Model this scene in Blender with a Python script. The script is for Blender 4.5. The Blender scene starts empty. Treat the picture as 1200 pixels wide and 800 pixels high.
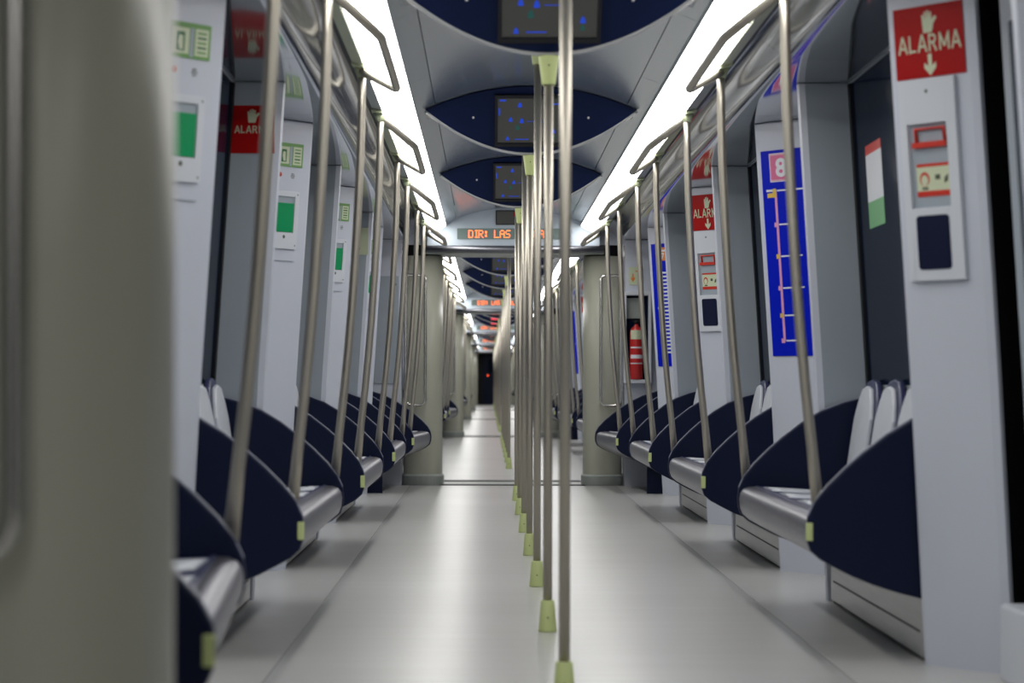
import bpy, bmesh, math, random
from mathutils import Vector, Matrix

random.seed(7)
C = bpy.context.scene.collection
PI = math.pi

# ------------------------------------------------------------------ materials
def mat(name, col, rough=0.5, metal=0.0, emit=None, strength=1.0, spec=0.5, ior=1.45, coat=0.0, coat_rough=0.05,
        noise=0.0, noise_scale=(8, 8, 8), bump=0.0, bump_scale=60.0, rvar=0.0, trans=0.0):
    m = bpy.data.materials.new(name); m.use_nodes = True
    nt = m.node_tree; b = nt.nodes['Principled BSDF']
    b.inputs['Base Color'].default_value = (*col, 1)
    b.inputs['Roughness'].default_value = rough
    b.inputs['Metallic'].default_value = metal
    b.inputs['IOR'].default_value = ior
    b.inputs['Specular IOR Level'].default_value = spec
    b.inputs['Coat Weight'].default_value = coat
    b.inputs['Coat Roughness'].default_value = coat_rough
    if emit:
        b.inputs['Emission Color'].default_value = (*emit, 1)
        b.inputs['Emission Strength'].default_value = strength
    tc = nt.nodes.new('ShaderNodeTexCoord')
    if noise > 0 or rvar > 0:
        mp = nt.nodes.new('ShaderNodeMapping'); mp.inputs['Scale'].default_value = noise_scale
        nz = nt.nodes.new('ShaderNodeTexNoise'); nz.inputs['Scale'].default_value = 1.0
        nz.inputs['Detail'].default_value = 5
        nt.links.new(tc.outputs['Object'], mp.inputs['Vector']); nt.links.new(mp.outputs['Vector'], nz.inputs['Vector'])
        if noise > 0:
            r = nt.nodes.new('ShaderNodeMapRange')
            r.inputs['From Min'].default_value = 0.3; r.inputs['From Max'].default_value = 0.7
            r.inputs['To Min'].default_value = 1 - noise; r.inputs['To Max'].default_value = 1 + noise
            mx = nt.nodes.new('ShaderNodeVectorMath'); mx.operation = 'SCALE'
            mx.inputs[0].default_value = col
            nt.links.new(nz.outputs['Fac'], r.inputs['Value']); nt.links.new(r.outputs['Result'], mx.inputs['Scale'])
            nt.links.new(mx.outputs['Vector'], b.inputs['Base Color'])
        if rvar > 0:
            r2 = nt.nodes.new('ShaderNodeMapRange')
            r2.inputs['From Min'].default_value = 0.3; r2.inputs['From Max'].default_value = 0.7
            r2.inputs['To Min'].default_value = max(0.02, rough - rvar); r2.inputs['To Max'].default_value = rough + rvar
            nt.links.new(nz.outputs['Fac'], r2.inputs['Value']); nt.links.new(r2.outputs['Result'], b.inputs['Roughness'])
    if bump > 0:
        n2 = nt.nodes.new('ShaderNodeTexNoise'); n2.inputs['Scale'].default_value = bump_scale; n2.inputs['Detail'].default_value = 3
        nt.links.new(tc.outputs['Object'], n2.inputs['Vector'])
        bp = nt.nodes.new('ShaderNodeBump'); bp.inputs['Strength'].default_value = bump; bp.inputs['Distance'].default_value = 0.002
        nt.links.new(n2.outputs['Fac'], bp.inputs['Height']); nt.links.new(bp.outputs['Normal'], b.inputs['Normal'])
    return m

M = {}
M['steel'] = mat('brushed_steel', (0.50, 0.465, 0.395), 0.48, 1.0, noise=0.06, noise_scale=(30, 30, 3))
M['steel_rail'] = mat('grab_rail_steel', (0.72, 0.70, 0.66), 0.25, 1.0)
M['steel_bright'] = mat('polished_steel', (0.30, 0.30, 0.33), 0.42, 1.0, noise=0.05, noise_scale=(4, 40, 4))
M['steel_panel'] = mat('satin_steel_panel', (0.55, 0.55, 0.54), 0.38, 0.85, noise=0.06, noise_scale=(3, 3, 60))
M['lime'] = mat('pale_lime_plastic', (0.60, 0.68, 0.30), 0.45)
M['mount'] = mat('pale_green_mount', (0.50, 0.55, 0.36), 0.4)
M['dot'] = mat('screw_dark', (0.08, 0.09, 0.06), 0.5)
M['white_dot'] = mat('screw_bright', (0.8, 0.8, 0.8), 0.3, 0.6)
M['pillar'] = mat('pillar_offwhite', (0.60, 0.63, 0.71), 0.32, noise=0.02, noise_scale=(3, 3, 2))
M['panel'] = mat('panel_white', (0.66, 0.69, 0.74), 0.35)
M['wall'] = mat('wall_grey', (0.36, 0.41, 0.46), 0.4, noise=0.02, noise_scale=(3, 3, 2))
M['column'] = mat('gangway_grey_green', (0.46, 0.46, 0.38), 0.36, noise=0.03, noise_scale=(3, 3, 1))
M['column_base'] = mat('gangway_skirting', (0.36, 0.39, 0.36), 0.4)
M['navy'] = mat('navy_plastic', (0.006, 0.010, 0.036), 0.45, spec=0.4, ior=1.3)
M['navy_lens'] = mat('navy_fascia', (0.006, 0.014, 0.058), 0.5, spec=0.3, ior=1.3)
M['navy_trim'] = mat('navy_seat_shell', (0.035, 0.04, 0.11), 0.3)
M['edge'] = mat('painted_edge_highlight', (0.30, 0.32, 0.40), 0.35)  # pale grey standing in for the highlight on the end panels' top edge
M['pad'] = mat('seat_pad_grey', (0.62, 0.65, 0.70), 0.4, noise=0.03, noise_scale=(12, 12, 12))
M['black'] = mat('black_rubber', (0.008, 0.008, 0.009), 0.5, spec=0.3)
M['glass_dark'] = mat('dark_window_glass', (0.006, 0.012, 0.030), 0.12, ior=1.06)
M['cove'] = mat('gloss_cove', (0.30, 0.325, 0.37), 0.07, 0.5, coat=0.6, bump=0.10, bump_scale=4.0, noise=0.05, noise_scale=(3, 1.5, 3))
M['vault'] = mat('gloss_vault', (0.27, 0.325, 0.40), 0.22, 0.3, coat=0.25, coat_rough=0.12, bump=0.04, bump_scale=4.0, noise=0.03, noise_scale=(3, 1.5, 3))
M['header'] = mat('header_bluewhite', (0.60, 0.68, 0.76), 0.35)
M['rim'] = mat('rim_grey', (0.55, 0.56, 0.57), 0.25, 0.5)
M['light_frame'] = mat('light_frame_grey', (0.38, 0.40, 0.39), 0.35)
M['seam'] = mat('seam_dark', (0.10, 0.10, 0.10), 0.6)
M['floor_seam'] = mat('floor_weld_line', (0.33, 0.33, 0.32), 0.5)
M['red'] = mat('sign_red', (0.40, 0.005, 0.005), 0.4, spec=0.25, ior=1.3)
M['red_bright'] = mat('label_red', (0.60, 0.035, 0.02), 0.4)
M['glow'] = mat('sign_pale_green', (0.62, 0.68, 0.47), 0.4)
M['blue'] = mat('map_blue', (0.001, 0.012, 0.52), 0.4, spec=0.25, ior=1.3)
M['pink'] = mat('map_pink', (0.72, 0.16, 0.32), 0.35)
M['pinkline'] = mat('map_line_pink', (0.75, 0.35, 0.55), 0.4)
M['white'] = mat('print_white', (0.78, 0.80, 0.84), 0.4)
M['yellow'] = mat('print_yellow', (0.75, 0.50, 0.08), 0.4)
M['orange'] = mat('print_orange', (0.80, 0.25, 0.05), 0.4)
M['green'] = mat('cover_green', (0.0, 0.30, 0.10), 0.35)
M['sign_green'] = mat('label_green', (0.16, 0.36, 0.10), 0.4)
M['dark_green'] = mat('label_dark_green', (0.02, 0.16, 0.05), 0.4)
M['sticker_green'] = mat('sticker_green', (0.18, 0.45, 0.20), 0.4)
M['ext_red'] = mat('extinguisher_red', (0.55, 0.03, 0.03), 0.22)
M['bezel'] = mat('screen_bezel', (0.006, 0.007, 0.012), 0.4)
M['screen'] = mat('screen_grey', (0.02, 0.02, 0.02), 0.3, emit=(0.055, 0.055, 0.05), strength=0.5)
M['screen_blue'] = mat('screen_blue', (0, 0, 0), 0.4, emit=(0.02, 0.10, 1.0), strength=0.5)
M['screen_teal'] = mat('screen_teal', (0, 0, 0), 0.4, emit=(0.02, 0.16, 0.14), strength=0.4)
M['screen_pink'] = mat('screen_red', (0, 0, 0), 0.4, emit=(1.0, 0.06, 0.10), strength=1.3)
M['screen_white'] = mat('screen_white', (0, 0, 0), 0.4, emit=(0.9, 0.7, 0.75), strength=1.1)
M['led_back'] = mat('led_window', (0.10, 0.13, 0.12), 0.3, emit=(0.10, 0.14, 0.13), strength=0.6)
M['led'] = mat('led_orange', (0, 0, 0), 0.4, emit=(1.0, 0.16, 0.03), strength=4.0)
M['lamp_red'] = mat('lamp_red', (0, 0, 0), 0.4, emit=(1.0, 0.08, 0.02), strength=3.0)
M['light'] = mat('light_diffuser', (0.8, 0.8, 0.8), 0.5, emit=(1.0, 0.985, 0.96), strength=10.3)
M['floor_out'] = mat('floor_outer', (0.60, 0.595, 0.58), 0.33, noise=0.03, noise_scale=(1.2, 3, 1))

def floor_material():
    m = bpy.data.materials.new('floor_vinyl'); m.use_nodes = True
    nt = m.node_tree; b = nt.nodes['Principled BSDF']
    tc = nt.nodes.new('ShaderNodeTexCoord')
    mp = nt.nodes.new('ShaderNodeMapping'); mp.inputs['Scale'].default_value = (1.2, 14, 1)
    n1 = nt.nodes.new('ShaderNodeTexNoise'); n1.inputs['Scale'].default_value = 1; n1.inputs['Detail'].default_value = 6
    n2 = nt.nodes.new('ShaderNodeTexNoise'); n2.inputs['Scale'].default_value = 0.9; n2.inputs['Detail'].default_value = 2
    nt.links.new(tc.outputs['Object'], mp.inputs['Vector']); nt.links.new(mp.outputs['Vector'], n1.inputs['Vector'])
    nt.links.new(tc.outputs['Object'], n2.inputs['Vector'])
    ad = nt.nodes.new('ShaderNodeMath'); ad.operation = 'ADD'
    nt.links.new(n1.outputs['Fac'], ad.inputs[0]); nt.links.new(n2.outputs['Fac'], ad.inputs[1])
    cr = nt.nodes.new('ShaderNodeValToRGB')
    cr.color_ramp.elements[0].position = 0.30; cr.color_ramp.elements[0].color = (0.47, 0.47, 0.455, 1)
    cr.color_ramp.elements[1].position = 0.70; cr.color_ramp.elements[1].color = (0.56, 0.56, 0.55, 1)
    hf = nt.nodes.new('ShaderNodeMath'); hf.operation = 'MULTIPLY'; hf.inputs[1].default_value = 0.5
    nt.links.new(ad.outputs[0], hf.inputs[0]); nt.links.new(hf.outputs[0], cr.inputs['Fac'])
    nt.links.new(cr.outputs['Color'], b.inputs['Base Color'])
    b.inputs['Roughness'].default_value = 0.28
    return m
M['floor'] = floor_material()

# ------------------------------------------------------------------ mesh builder
class MB:
    def __init__(self):
        self.v = []; self.f = []; self.m = []; self.s = []
    def add(self, vs, fs, mi=0, smooth=False):
        o = len(self.v); self.v += [tuple(p) for p in vs]
        for f in fs:
            self.f.append([o + i for i in f]); self.m.append(mi); self.s.append(smooth)
    def box(self, x0, x1, y0, y1, z0, z1, mi=0):
        vs = [(x, y, z) for z in (z0, z1) for y in (y0, y1) for x in (x0, x1)]
        self.add(vs, [(0, 1, 3, 2), (4, 6, 7, 5), (0, 4, 5, 1), (2, 3, 7, 6), (0, 2, 6, 4), (1, 5, 7, 3)], mi)
    def quad(self, a, b, c, d, mi=0):
        self.add([a, b, c, d], [(0, 1, 2, 3)], mi)
    def slab(self, pts, off, mi=0, smooth=False):
        """closed solid: polygon pts shifted by vector off"""
        n = len(pts); off = Vector(off)
        vs = [Vector(p) for p in pts] + [Vector(p) + off for p in pts]
        fs = [tuple(range(n)), tuple(range(2 * n - 1, n - 1, -1))]
        fs += [(i, (i + 1) % n, n + (i + 1) % n, n + i) for i in range(n)]
        self.add(vs, fs, mi, smooth)
    def tube(self, path, r, n=12, mi=0, cap=True, closed=False):
        P = [Vector(p) for p in path]; k = len(P); rings = []
        up = None
        for i in range(k):
            if closed: t = (P[(i + 1) % k] - P[i - 1]).normalized()
            elif i == 0: t = (P[1] - P[0]).normalized()
            elif i == k - 1: t = (P[-1] - P[-2]).normalized()
            else: t = ((P[i + 1] - P[i]).normalized() + (P[i] - P[i - 1]).normalized()).normalized()
            if up is None:
                up = Vector((0, 0, 1)) if abs(t.z) < 0.9 else Vector((0, 1, 0))
            a = t.cross(up).normalized(); b2 = a.cross(t).normalized(); up = b2
            rr = r[i] if isinstance(r, (list, tuple)) else r
            rings.append([P[i] + a * math.cos(2 * PI * j / n) * rr + b2 * math.sin(2 * PI * j / n) * rr for j in range(n)])
        vs = [p for rg in rings for p in rg]; fs = []
        for i in range(k if closed else k - 1):
            i2 = (i + 1) % k
            for j in range(n):
                fs.append((i * n + j, i * n + (j + 1) % n, i2 * n + (j + 1) % n, i2 * n + j))
        self.add(vs, fs, mi, True)
        if cap and not closed:
            self.add(rings[0], [tuple(range(n))[::-1]], mi); self.add(rings[-1], [tuple(range(n))], mi)
    def lathe(self, prof, c=(0, 0, 0), n=20, mi=0):
        vs = []
        for r, z in prof:
            for j in range(n):
                a = 2 * PI * j / n; vs.append((c[0] + r * math.cos(a), c[1] + r * math.sin(a), c[2] + z))
        fs = []
        for i in range(len(prof) - 1):
            for j in range(n):
                fs.append((i * n + j, i * n + (j + 1) % n, (i + 1) * n + (j + 1) % n, (i + 1) * n + j))
        self.add(vs, fs, mi, True)
        k = len(prof) - 1
        self.add(vs[:n], [tuple(range(n))[::-1]], mi); self.add(vs[k * n:], [tuple(range(n))], mi)
    def loft(self, secs, mi=0, smooth=True, close=False):
        n = len(secs[0]); vs = [p for s in secs for p in s]; fs = []
        for i in range(len(secs) - 1):
            for j in range(n if close else n - 1):
                fs.append((i * n + j, i * n + (j + 1) % n, (i + 1) * n + (j + 1) % n, (i + 1) * n + j))
        self.add(vs, fs, mi, smooth)
    def mirror(self):
        self.v = [(-x, y, z) for x, y, z in self.v]; return self
    def mesh(self, name, mats, origin=(0, 0, 0)):
        me = bpy.data.meshes.new(name)
        ox, oy, oz = origin
        me.from_pydata([(x - ox, y - oy, z - oz) for x, y, z in self.v], [], self.f)
        for m in mats: me.materials.append(m)
        for p, mi, s in zip(me.polygons, self.m, self.s):
            p.material_index = mi; p.use_smooth = s
        bm = bmesh.new(); bm.from_mesh(me)
        bmesh.ops.remove_doubles(bm, verts=bm.verts, dist=1e-6)
        bmesh.ops.recalc_face_normals(bm, faces=bm.faces)
        bm.to_mesh(me); bm.free(); me.update()
        return me
    def build(self, name, mats, parent=None, bevel=0.0, label=None, seg=2):
        if not isinstance(mats, (list, tuple)): mats = [mats]
        org = Vector((0, 0, 0)); p = parent
        while p is not None:
            org += Vector(p.location); p = p.parent
        o = bpy.data.objects.new(name, self.mesh(name, mats, org)); C.objects.link(o)
        if parent is not None: o.parent = parent
        if bevel > 0:
            md = o.modifiers.new('bevel', 'BEVEL'); md.width = bevel; md.segments = seg
            md.limit_method = 'ANGLE'; md.angle_limit = math.radians(35)
        if label: o['label'] = label
        return o

def empty(name, loc, label, cat, group=None):
    o = bpy.data.objects.new(name, None); C.objects.link(o); o.location = loc; o.empty_display_size = 0.1
    return tag(o, label, cat, group)
def tag(o, label=None, cat=None, group=None, kind=None):
    if label: o['label'] = label
    if cat: o['category'] = cat
    if group: o['group'] = group
    if kind: o['kind'] = kind
    return o
def struct(mb, name, mats, label=None, cat=None, **k):
    o = mb.build(name, mats, **k); return tag(o, label, cat, None, 'structure')
KIDS = {}
def copy_tree(o, parent=None):
    c = o.copy(); C.objects.link(c)
    if parent is not None: c.parent = parent
    for ch in list(o.children): copy_tree(ch, c)
    return c
def place(proto, used, dy, label, group=None):
    """first use takes the object itself, later ones a copy"""
    if proto.name in used: o = copy_tree(proto); o.location = proto['_y0'] and Vector((proto.location.x, 0, proto.location.z))
    else: o = proto; used.add(proto.name)
    return o

# ------------------------------------------------------------------ profile of the car
L = 17.6                     # car length, gangway to gangway
G0 = 2.95                    # first gangway
CAMX, CAMZ = -0.209, 0.87
def nose(z):                 # inner face of the pillars, leaning in towards the ceiling
    pts = [(0, 1.141), (0.9, 1.0925), (2.06, 1.018), (2.2, 1.009)]
    for (z0, x0), (z1, x1) in zip(pts, pts[1:]):
        if z <= z1: return x0 + (x1 - x0) * (z - z0) / (z1 - z0)
    return pts[-1][1]
def vz(x): return 2.32 - 0.12 * (x / 0.56) ** 2
COVE = [(0.768, 2.136), (0.79, 2.132), (0.815, 2.120), (0.838, 2.102), (0.858, 2.084), (0.878, 2.071), (0.90, 2.063), (0.93, 2.060), (1.0, 2.060), (1.2, 2.060), (1.46, 2.060)]
ZS = [0, 0.3, 0.6, 0.9, 1.2, 1.5, 1.8, 2.07]
BEN = [7.5, 11.2, 14.9]      # starts of the three full benches
BLEN = 2.10
CAR = ['nearest car', 'second car along', 'third car along', 'fourth car along', 'fifth car along']
ORD = ['first', 'second', 'third', 'fourth', 'fifth', 'sixth', 'seventh', 'eighth', 'ninth', 'tenth']
SIDE = {1: 'right', -1: 'left'}
NCAR = 5

# ------------------------------------------------------------------ shell
def shell(y0, y1, tagc):
    """floor, ceiling, coves, walls between y0 and y1; returns the objects"""
    out = []
    b = MB()
    b.box(-0.855, 0.855, y0, y1, -0.05, 0.0, 0)
    for s in (-1, 1):
        a, c = sorted((s * 0.855, s * 0.861)); b.box(a, c, y0, y1, -0.05, -0.001, 1)
        a, c = sorted((s * 0.861, s * 1.50)); b.box(a, c, y0, y1, -0.05, 0.0, 2)
    out.append(struct(b, 'floor', [M['floor'], M['floor_seam'], M['floor_out']], 'pale grey vinyl floor of the ' + tagc, 'floor'))
    # central vault in panels
    b = MB(); n = max(1, round((y1 - y0) / 1.85)); st = (y1 - y0) / n
    xs = [-0.562 + 1.124 * i / 24 for i in range(25)]
    for k in range(n):
        ya, yb = y0 + k * st + 0.002, y0 + (k + 1) * st - 0.002
        for q0, q1, nn in ((-0.562, -0.474, 4), (-0.4705, 0.4705, 22), (0.474, 0.562, 4)):
            xs = [q0 + (q1 - q0) * j / nn for j in range(nn + 1)]
            b.loft([[(x, ya, vz(x)) for x in xs], [(x, yb, vz(x)) for x in xs]], 0, True)
    b.box(-0.75, 0.75, y0, y1, 2.36, 2.40, 1)
    for s in (-1, 1):
        # small upright beside the lamps and a bright edge strip
        b.quad((s * 0.562, y0, vz(0.562)), (s * 0.562, y1, vz(0.562)), (s * 0.560, y1, 2.168), (s * 0.560, y0, 2.168), 0)
    out.append(struct(b, 'ceiling', [M['vault'], M['black']], 'glossy grey vaulted ceiling of the ' + tagc, 'ceiling'))
    for s in (-1, 1):
        b = MB()
        for k in range(n):
            ya, yb = y0 + k * st + 0.002, y0 + (k + 1) * st - 0.002
            b.loft([[(s * x, ya, z) for x, z in COVE], [(s * x, yb, z) for x, z in COVE]], 0, True)
        a, c = sorted((s * 0.70, s * 1.50)); b.box(a, c, y0, y1, 2.20, 2.24, 1)
        a, c = sorted((s * 0.748, s * 0.766)); b.box(a, c, y0, y1, 2.134, 2.16, 1)
        out.append(struct(b, 'ceiling_cove_' + SIDE[s], [M['cove'], M['black']], f'glossy grey ceiling cove on the {SIDE[s]} of the {tagc}', 'ceiling cove'))
        # outer side wall sheet
        b = MB()
        pr = [(s * (nose(z) + 0.34), z) for z in ZS]; pr2 = [(s * (nose(z) + 0.38), z) for z in ZS]
        ring = pr + pr2[::-1]
        b.loft([[(x, y, z) for x, z in ring] for y in (y0, y1)], 0, False, True)
        b.add([(x, y0, z) for x, z in ring], [tuple(range(len(ring)))]); b.add([(x, y1, z) for x, z in ring], [tuple(range(len(ring)))])
        out.append(struct(b, 'wall_' + SIDE[s], M['black'], f'dark outer wall on the {SIDE[s]} of the {tagc}', 'wall'))
    return out

def light(s, y0, y1, label):
    r = empty('ceiling_light', (s * 0.63, (y0 + y1) / 2, 2.14), label, 'ceiling light', 'strip lights along the ceiling')
    n = max(1, round((y1 - y0) / 1.45)); st = (y1 - y0) / n
    for k in range(n):
        ya, yb = y0 + k * st + 0.010, y0 + (k + 1) * st - 0.010
        b = MB()
        sec = lambda y: [(s * 0.563, y, 2.172), (s * 0.60, y, 2.140), (s * 0.65, y, 2.122), (s * 0.698, y, 2.118)]
        b.loft([sec(ya), sec(yb)], 0, True)
        b.build('diffuser', M['light'], r)
    b = MB()
    b.slab([(s * 0.561, y0, 2.185), (s * 0.561, y0, 2.19), (s * 0.702, y0, 2.19), (s * 0.702, y0, 2.185)], (0, y1 - y0, 0))
    b.slab([(s * 0.700, y0, 2.118), (s * 0.700, y0, 2.185), (s * 0.748, y0, 2.185), (s * 0.748, y0, 2.130)], (0, y1 - y0, 0))
    b.build('housing', M['light_frame'], r)
    return r

# ------------------------------------------------------------------ pillars
def pillar_pt(s, u, z, d=0.0, yn=7.45, far=False):
    """point on the chamfered pillar face: u metres from the nose, d metres in front of the surface"""
    dx, dy = 0.21 / 0.35, -0.28 / 0.35
    nx, ny = -0.8, -0.6
    sg = -1 if far else 1
    x = nose(z) + u * dx + d * nx
    y = yn + (u * dy + d * ny) * sg
    return (s * x, y, z)
def pillar(s, yn, far, label):
    """door pillar: chamfered face towards the doorway, flat return towards the bench"""
    b = MB(); sg = -1 if far else 1
    def ring(z):
        n = nose(z)
        p = [(n + 0.03, yn + 0.036 * sg), (n + 0.006, yn + 0.030 * sg), (n, yn + 0.008 * sg), (n + 0.006, yn - 0.006 * sg),
             (n + 0.19, yn - 0.252 * sg), (n + 0.212, yn - 0.27 * sg), (n + 0.224, yn - 0.262 * sg), (n + 0.30, yn - 0.20 * sg),
             (n + 0.30, yn + 0.04 * sg), (n + 0.20, yn + 0.04 * sg)]
        return [(s * x, y, z) for x, y in p]
    zs = [0.0, 0.3, 0.6, 0.9, 1.2, 1.5, 1.8, 2.058]
    for j in range(10):
        mi = 2 if j in (6, 7) else (1 if j in (8, 9) else 0)
        b.loft([[ring(z)[j], ring(z)[(j + 1) % 10]] for z in zs], mi, False)
    b.add(ring(0), [tuple(range(10))]); b.add(ring(zs[-1]), [tuple(range(10))])
    o = struct(b, 'pillar', [M['pillar'], M['wall'], M['black']], label, 'pillar')
    return o
def on_face(s, yn, u0, u1, z0, z1, d0, d1, mb, mi=0):
    """thin box standing on the pillar face"""
    P = lambda u, z, d: pillar_pt(s, u, z, d, yn)
    pts = [P(u0, z0, d0), P(u1, z0, d0), P(u1, z1, d0), P(u0, z1, d0)]
    pt2 = [P(u0, z0, d1), P(u1, z0, d1), P(u1, z1, d1), P(u0, z1, d1)]
    mb.add(pts + pt2, [(0, 1, 2, 3), (7, 6, 5, 4), (0, 4, 5, 1), (1, 5, 6, 2), (2, 6, 7, 3), (3, 7, 4, 0)], mi)

_TC = {}
def text_geo(txt, bold=0.0):
    k = (txt, bold)
    if k in _TC: return _TC[k]
    cu = bpy.data.curves.new('lettering', 'FONT'); cu.body = txt; cu.size = 1.0; cu.offset = bold; cu.resolution_u = 3; cu.space_character = 1.12
    o = bpy.data.objects.new('lettering', cu); C.objects.link(o)
    bpy.context.view_layer.update()
    me = o.evaluated_get(bpy.context.evaluated_depsgraph_get()).to_mesh()
    vs = [v.co.copy() for v in me.vertices]; fs = [tuple(p.vertices) for p in me.polygons]
    x0 = min(v.x for v in vs); x1 = max(v.x for v in vs); y0 = min(v.y for v in vs); y1 = max(v.y for v in vs)
    vs = [((v.x - x0) / (x1 - x0), (v.y - y0) / (y1 - y0)) for v in vs]
    o.evaluated_get(bpy.context.evaluated_depsgraph_get()).to_mesh_clear()
    bpy.data.objects.remove(o); bpy.data.curves.remove(cu)
    _TC[k] = (vs, fs); return _TC[k]
def put_text(mb, txt, F, u0, u1, z0, z1, mi, bold=0.012):
    """F(u, z) -> point; text fills the rectangle"""
    vs, fs = text_geo(txt, bold)
    mb.add([F(u0 + (u1 - u0) * a, z0 + (z1 - z0) * b) for a, b in vs], fs, mi)
def put_poly(mb, pts, F, mi):
    mb.add([F(u, z) for u, z in pts], [tuple(range(len(pts)))], mi)
GLYPH = {'A': [((0.02, 0), (0.5, 1)), ((0.98, 0), (0.5, 1)), ((0.2, 0.32), (0.8, 0.32))],
         'L': [((0.12, 0), (0.12, 1)), ((0.12, 0.1), (0.95, 0.1))],
         'R': [((0.12, 0), (0.12, 1)), ((0.12, 0.9), (0.66, 0.9)), ((0.66, 0.92), (0.84, 0.72)), ((0.84, 0.72), (0.66, 0.48)), ((0.66, 0.5), (0.12, 0.5)), ((0.5, 0.5), (0.9, 0))],
         'M': [((0.1, 0), (0.1, 1)), ((0.9, 0), (0.9, 1)), ((0.1, 0.95), (0.5, 0.2)), ((0.9, 0.95), (0.5, 0.2))]}
def put_block(mb, txt, F, u0, u1, z0, z1, mi, wt=0.2):
    W = {'M': 1.25, 'L': 0.85}; tot = sum(W.get(c, 1.0) for c in txt) + 0.22 * (len(txt) - 1); k = (u1 - u0) / tot; u = u0; h = z1 - z0
    for c in txt:
        w = W.get(c, 1.0) * k
        for (a, b_), (c_, d) in GLYPH[c]:
            p = Vector((a * abs(w), b_ * h)); q = Vector((c_ * abs(w), d * h)); t = (q - p).normalized(); n = Vector((-t.y, t.x)) * abs(k) * wt / 2
            sg = 1 if w > 0 else -1
            mb.add([F(u + sg * e.x, z0 + e.y) for e in (p - n, q - n, q + n, p + n)], [(0, 1, 2, 3)], mi)
        u += w + 0.22 * k
HAND = [(-.30, -.5), (.22, -.5), (.34, -.1), (.55, .15), (.45, .26), (.25, .08), (.24, .42), (.14, .44), (.12, .12), (.08, .50), (-.03, .52),
        (-.04, .12), (-.10, .48), (-.20, .46), (-.18, .10), (-.26, .36), (-.36, .32), (-.34, -.1)]
ARROW = [(-.12, .5), (.12, .5), (.12, -.05), (.38, .12), (.38, -.14), (0, -.5), (-.38, -.14), (-.38, .12), (-.12, -.05)]

def side_u(s, a, b):
    """text must read left to right in the picture: on the left wall the nose is on the right"""
    return (a, b) if s > 0 else (b, a)
def alarm_sign_mesh(F, u0, u1, z0, z1, s, thick):
    b = MB()
    return b
def alarm_sign(s, yn, label, group='red alarm signs'):
    o0 = pillar_pt(s, 0.16, 1.9, 0, yn)
    b = MB(); on_face(s, yn, 0.022, 0.302, 1.795, 2.012, 0.0005, 0.003, b, 0)
    F = lambda u, z: pillar_pt(s, u, z, 0.0036, yn)
    ua, ub = side_u(s, 0.038, 0.288)
    put_block(b, 'ALARMA', F, ua, ub, 1.872, 1.926, 1)
    c = 0.162; sc = 0.066; q = 1 if s > 0 else -1
    put_poly(b, [(c + q * x * sc, 1.962 + y * sc) for x, y in HAND], F, 1)
    put_poly(b, [(c + q * x * 0.062, 1.832 + y * 0.066) for x, y in ARROW], F, 1)
    o = b.build('alarm_sign', [M['red'], M['glow']])
    return tag(o, label, 'sign', group)

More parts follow.
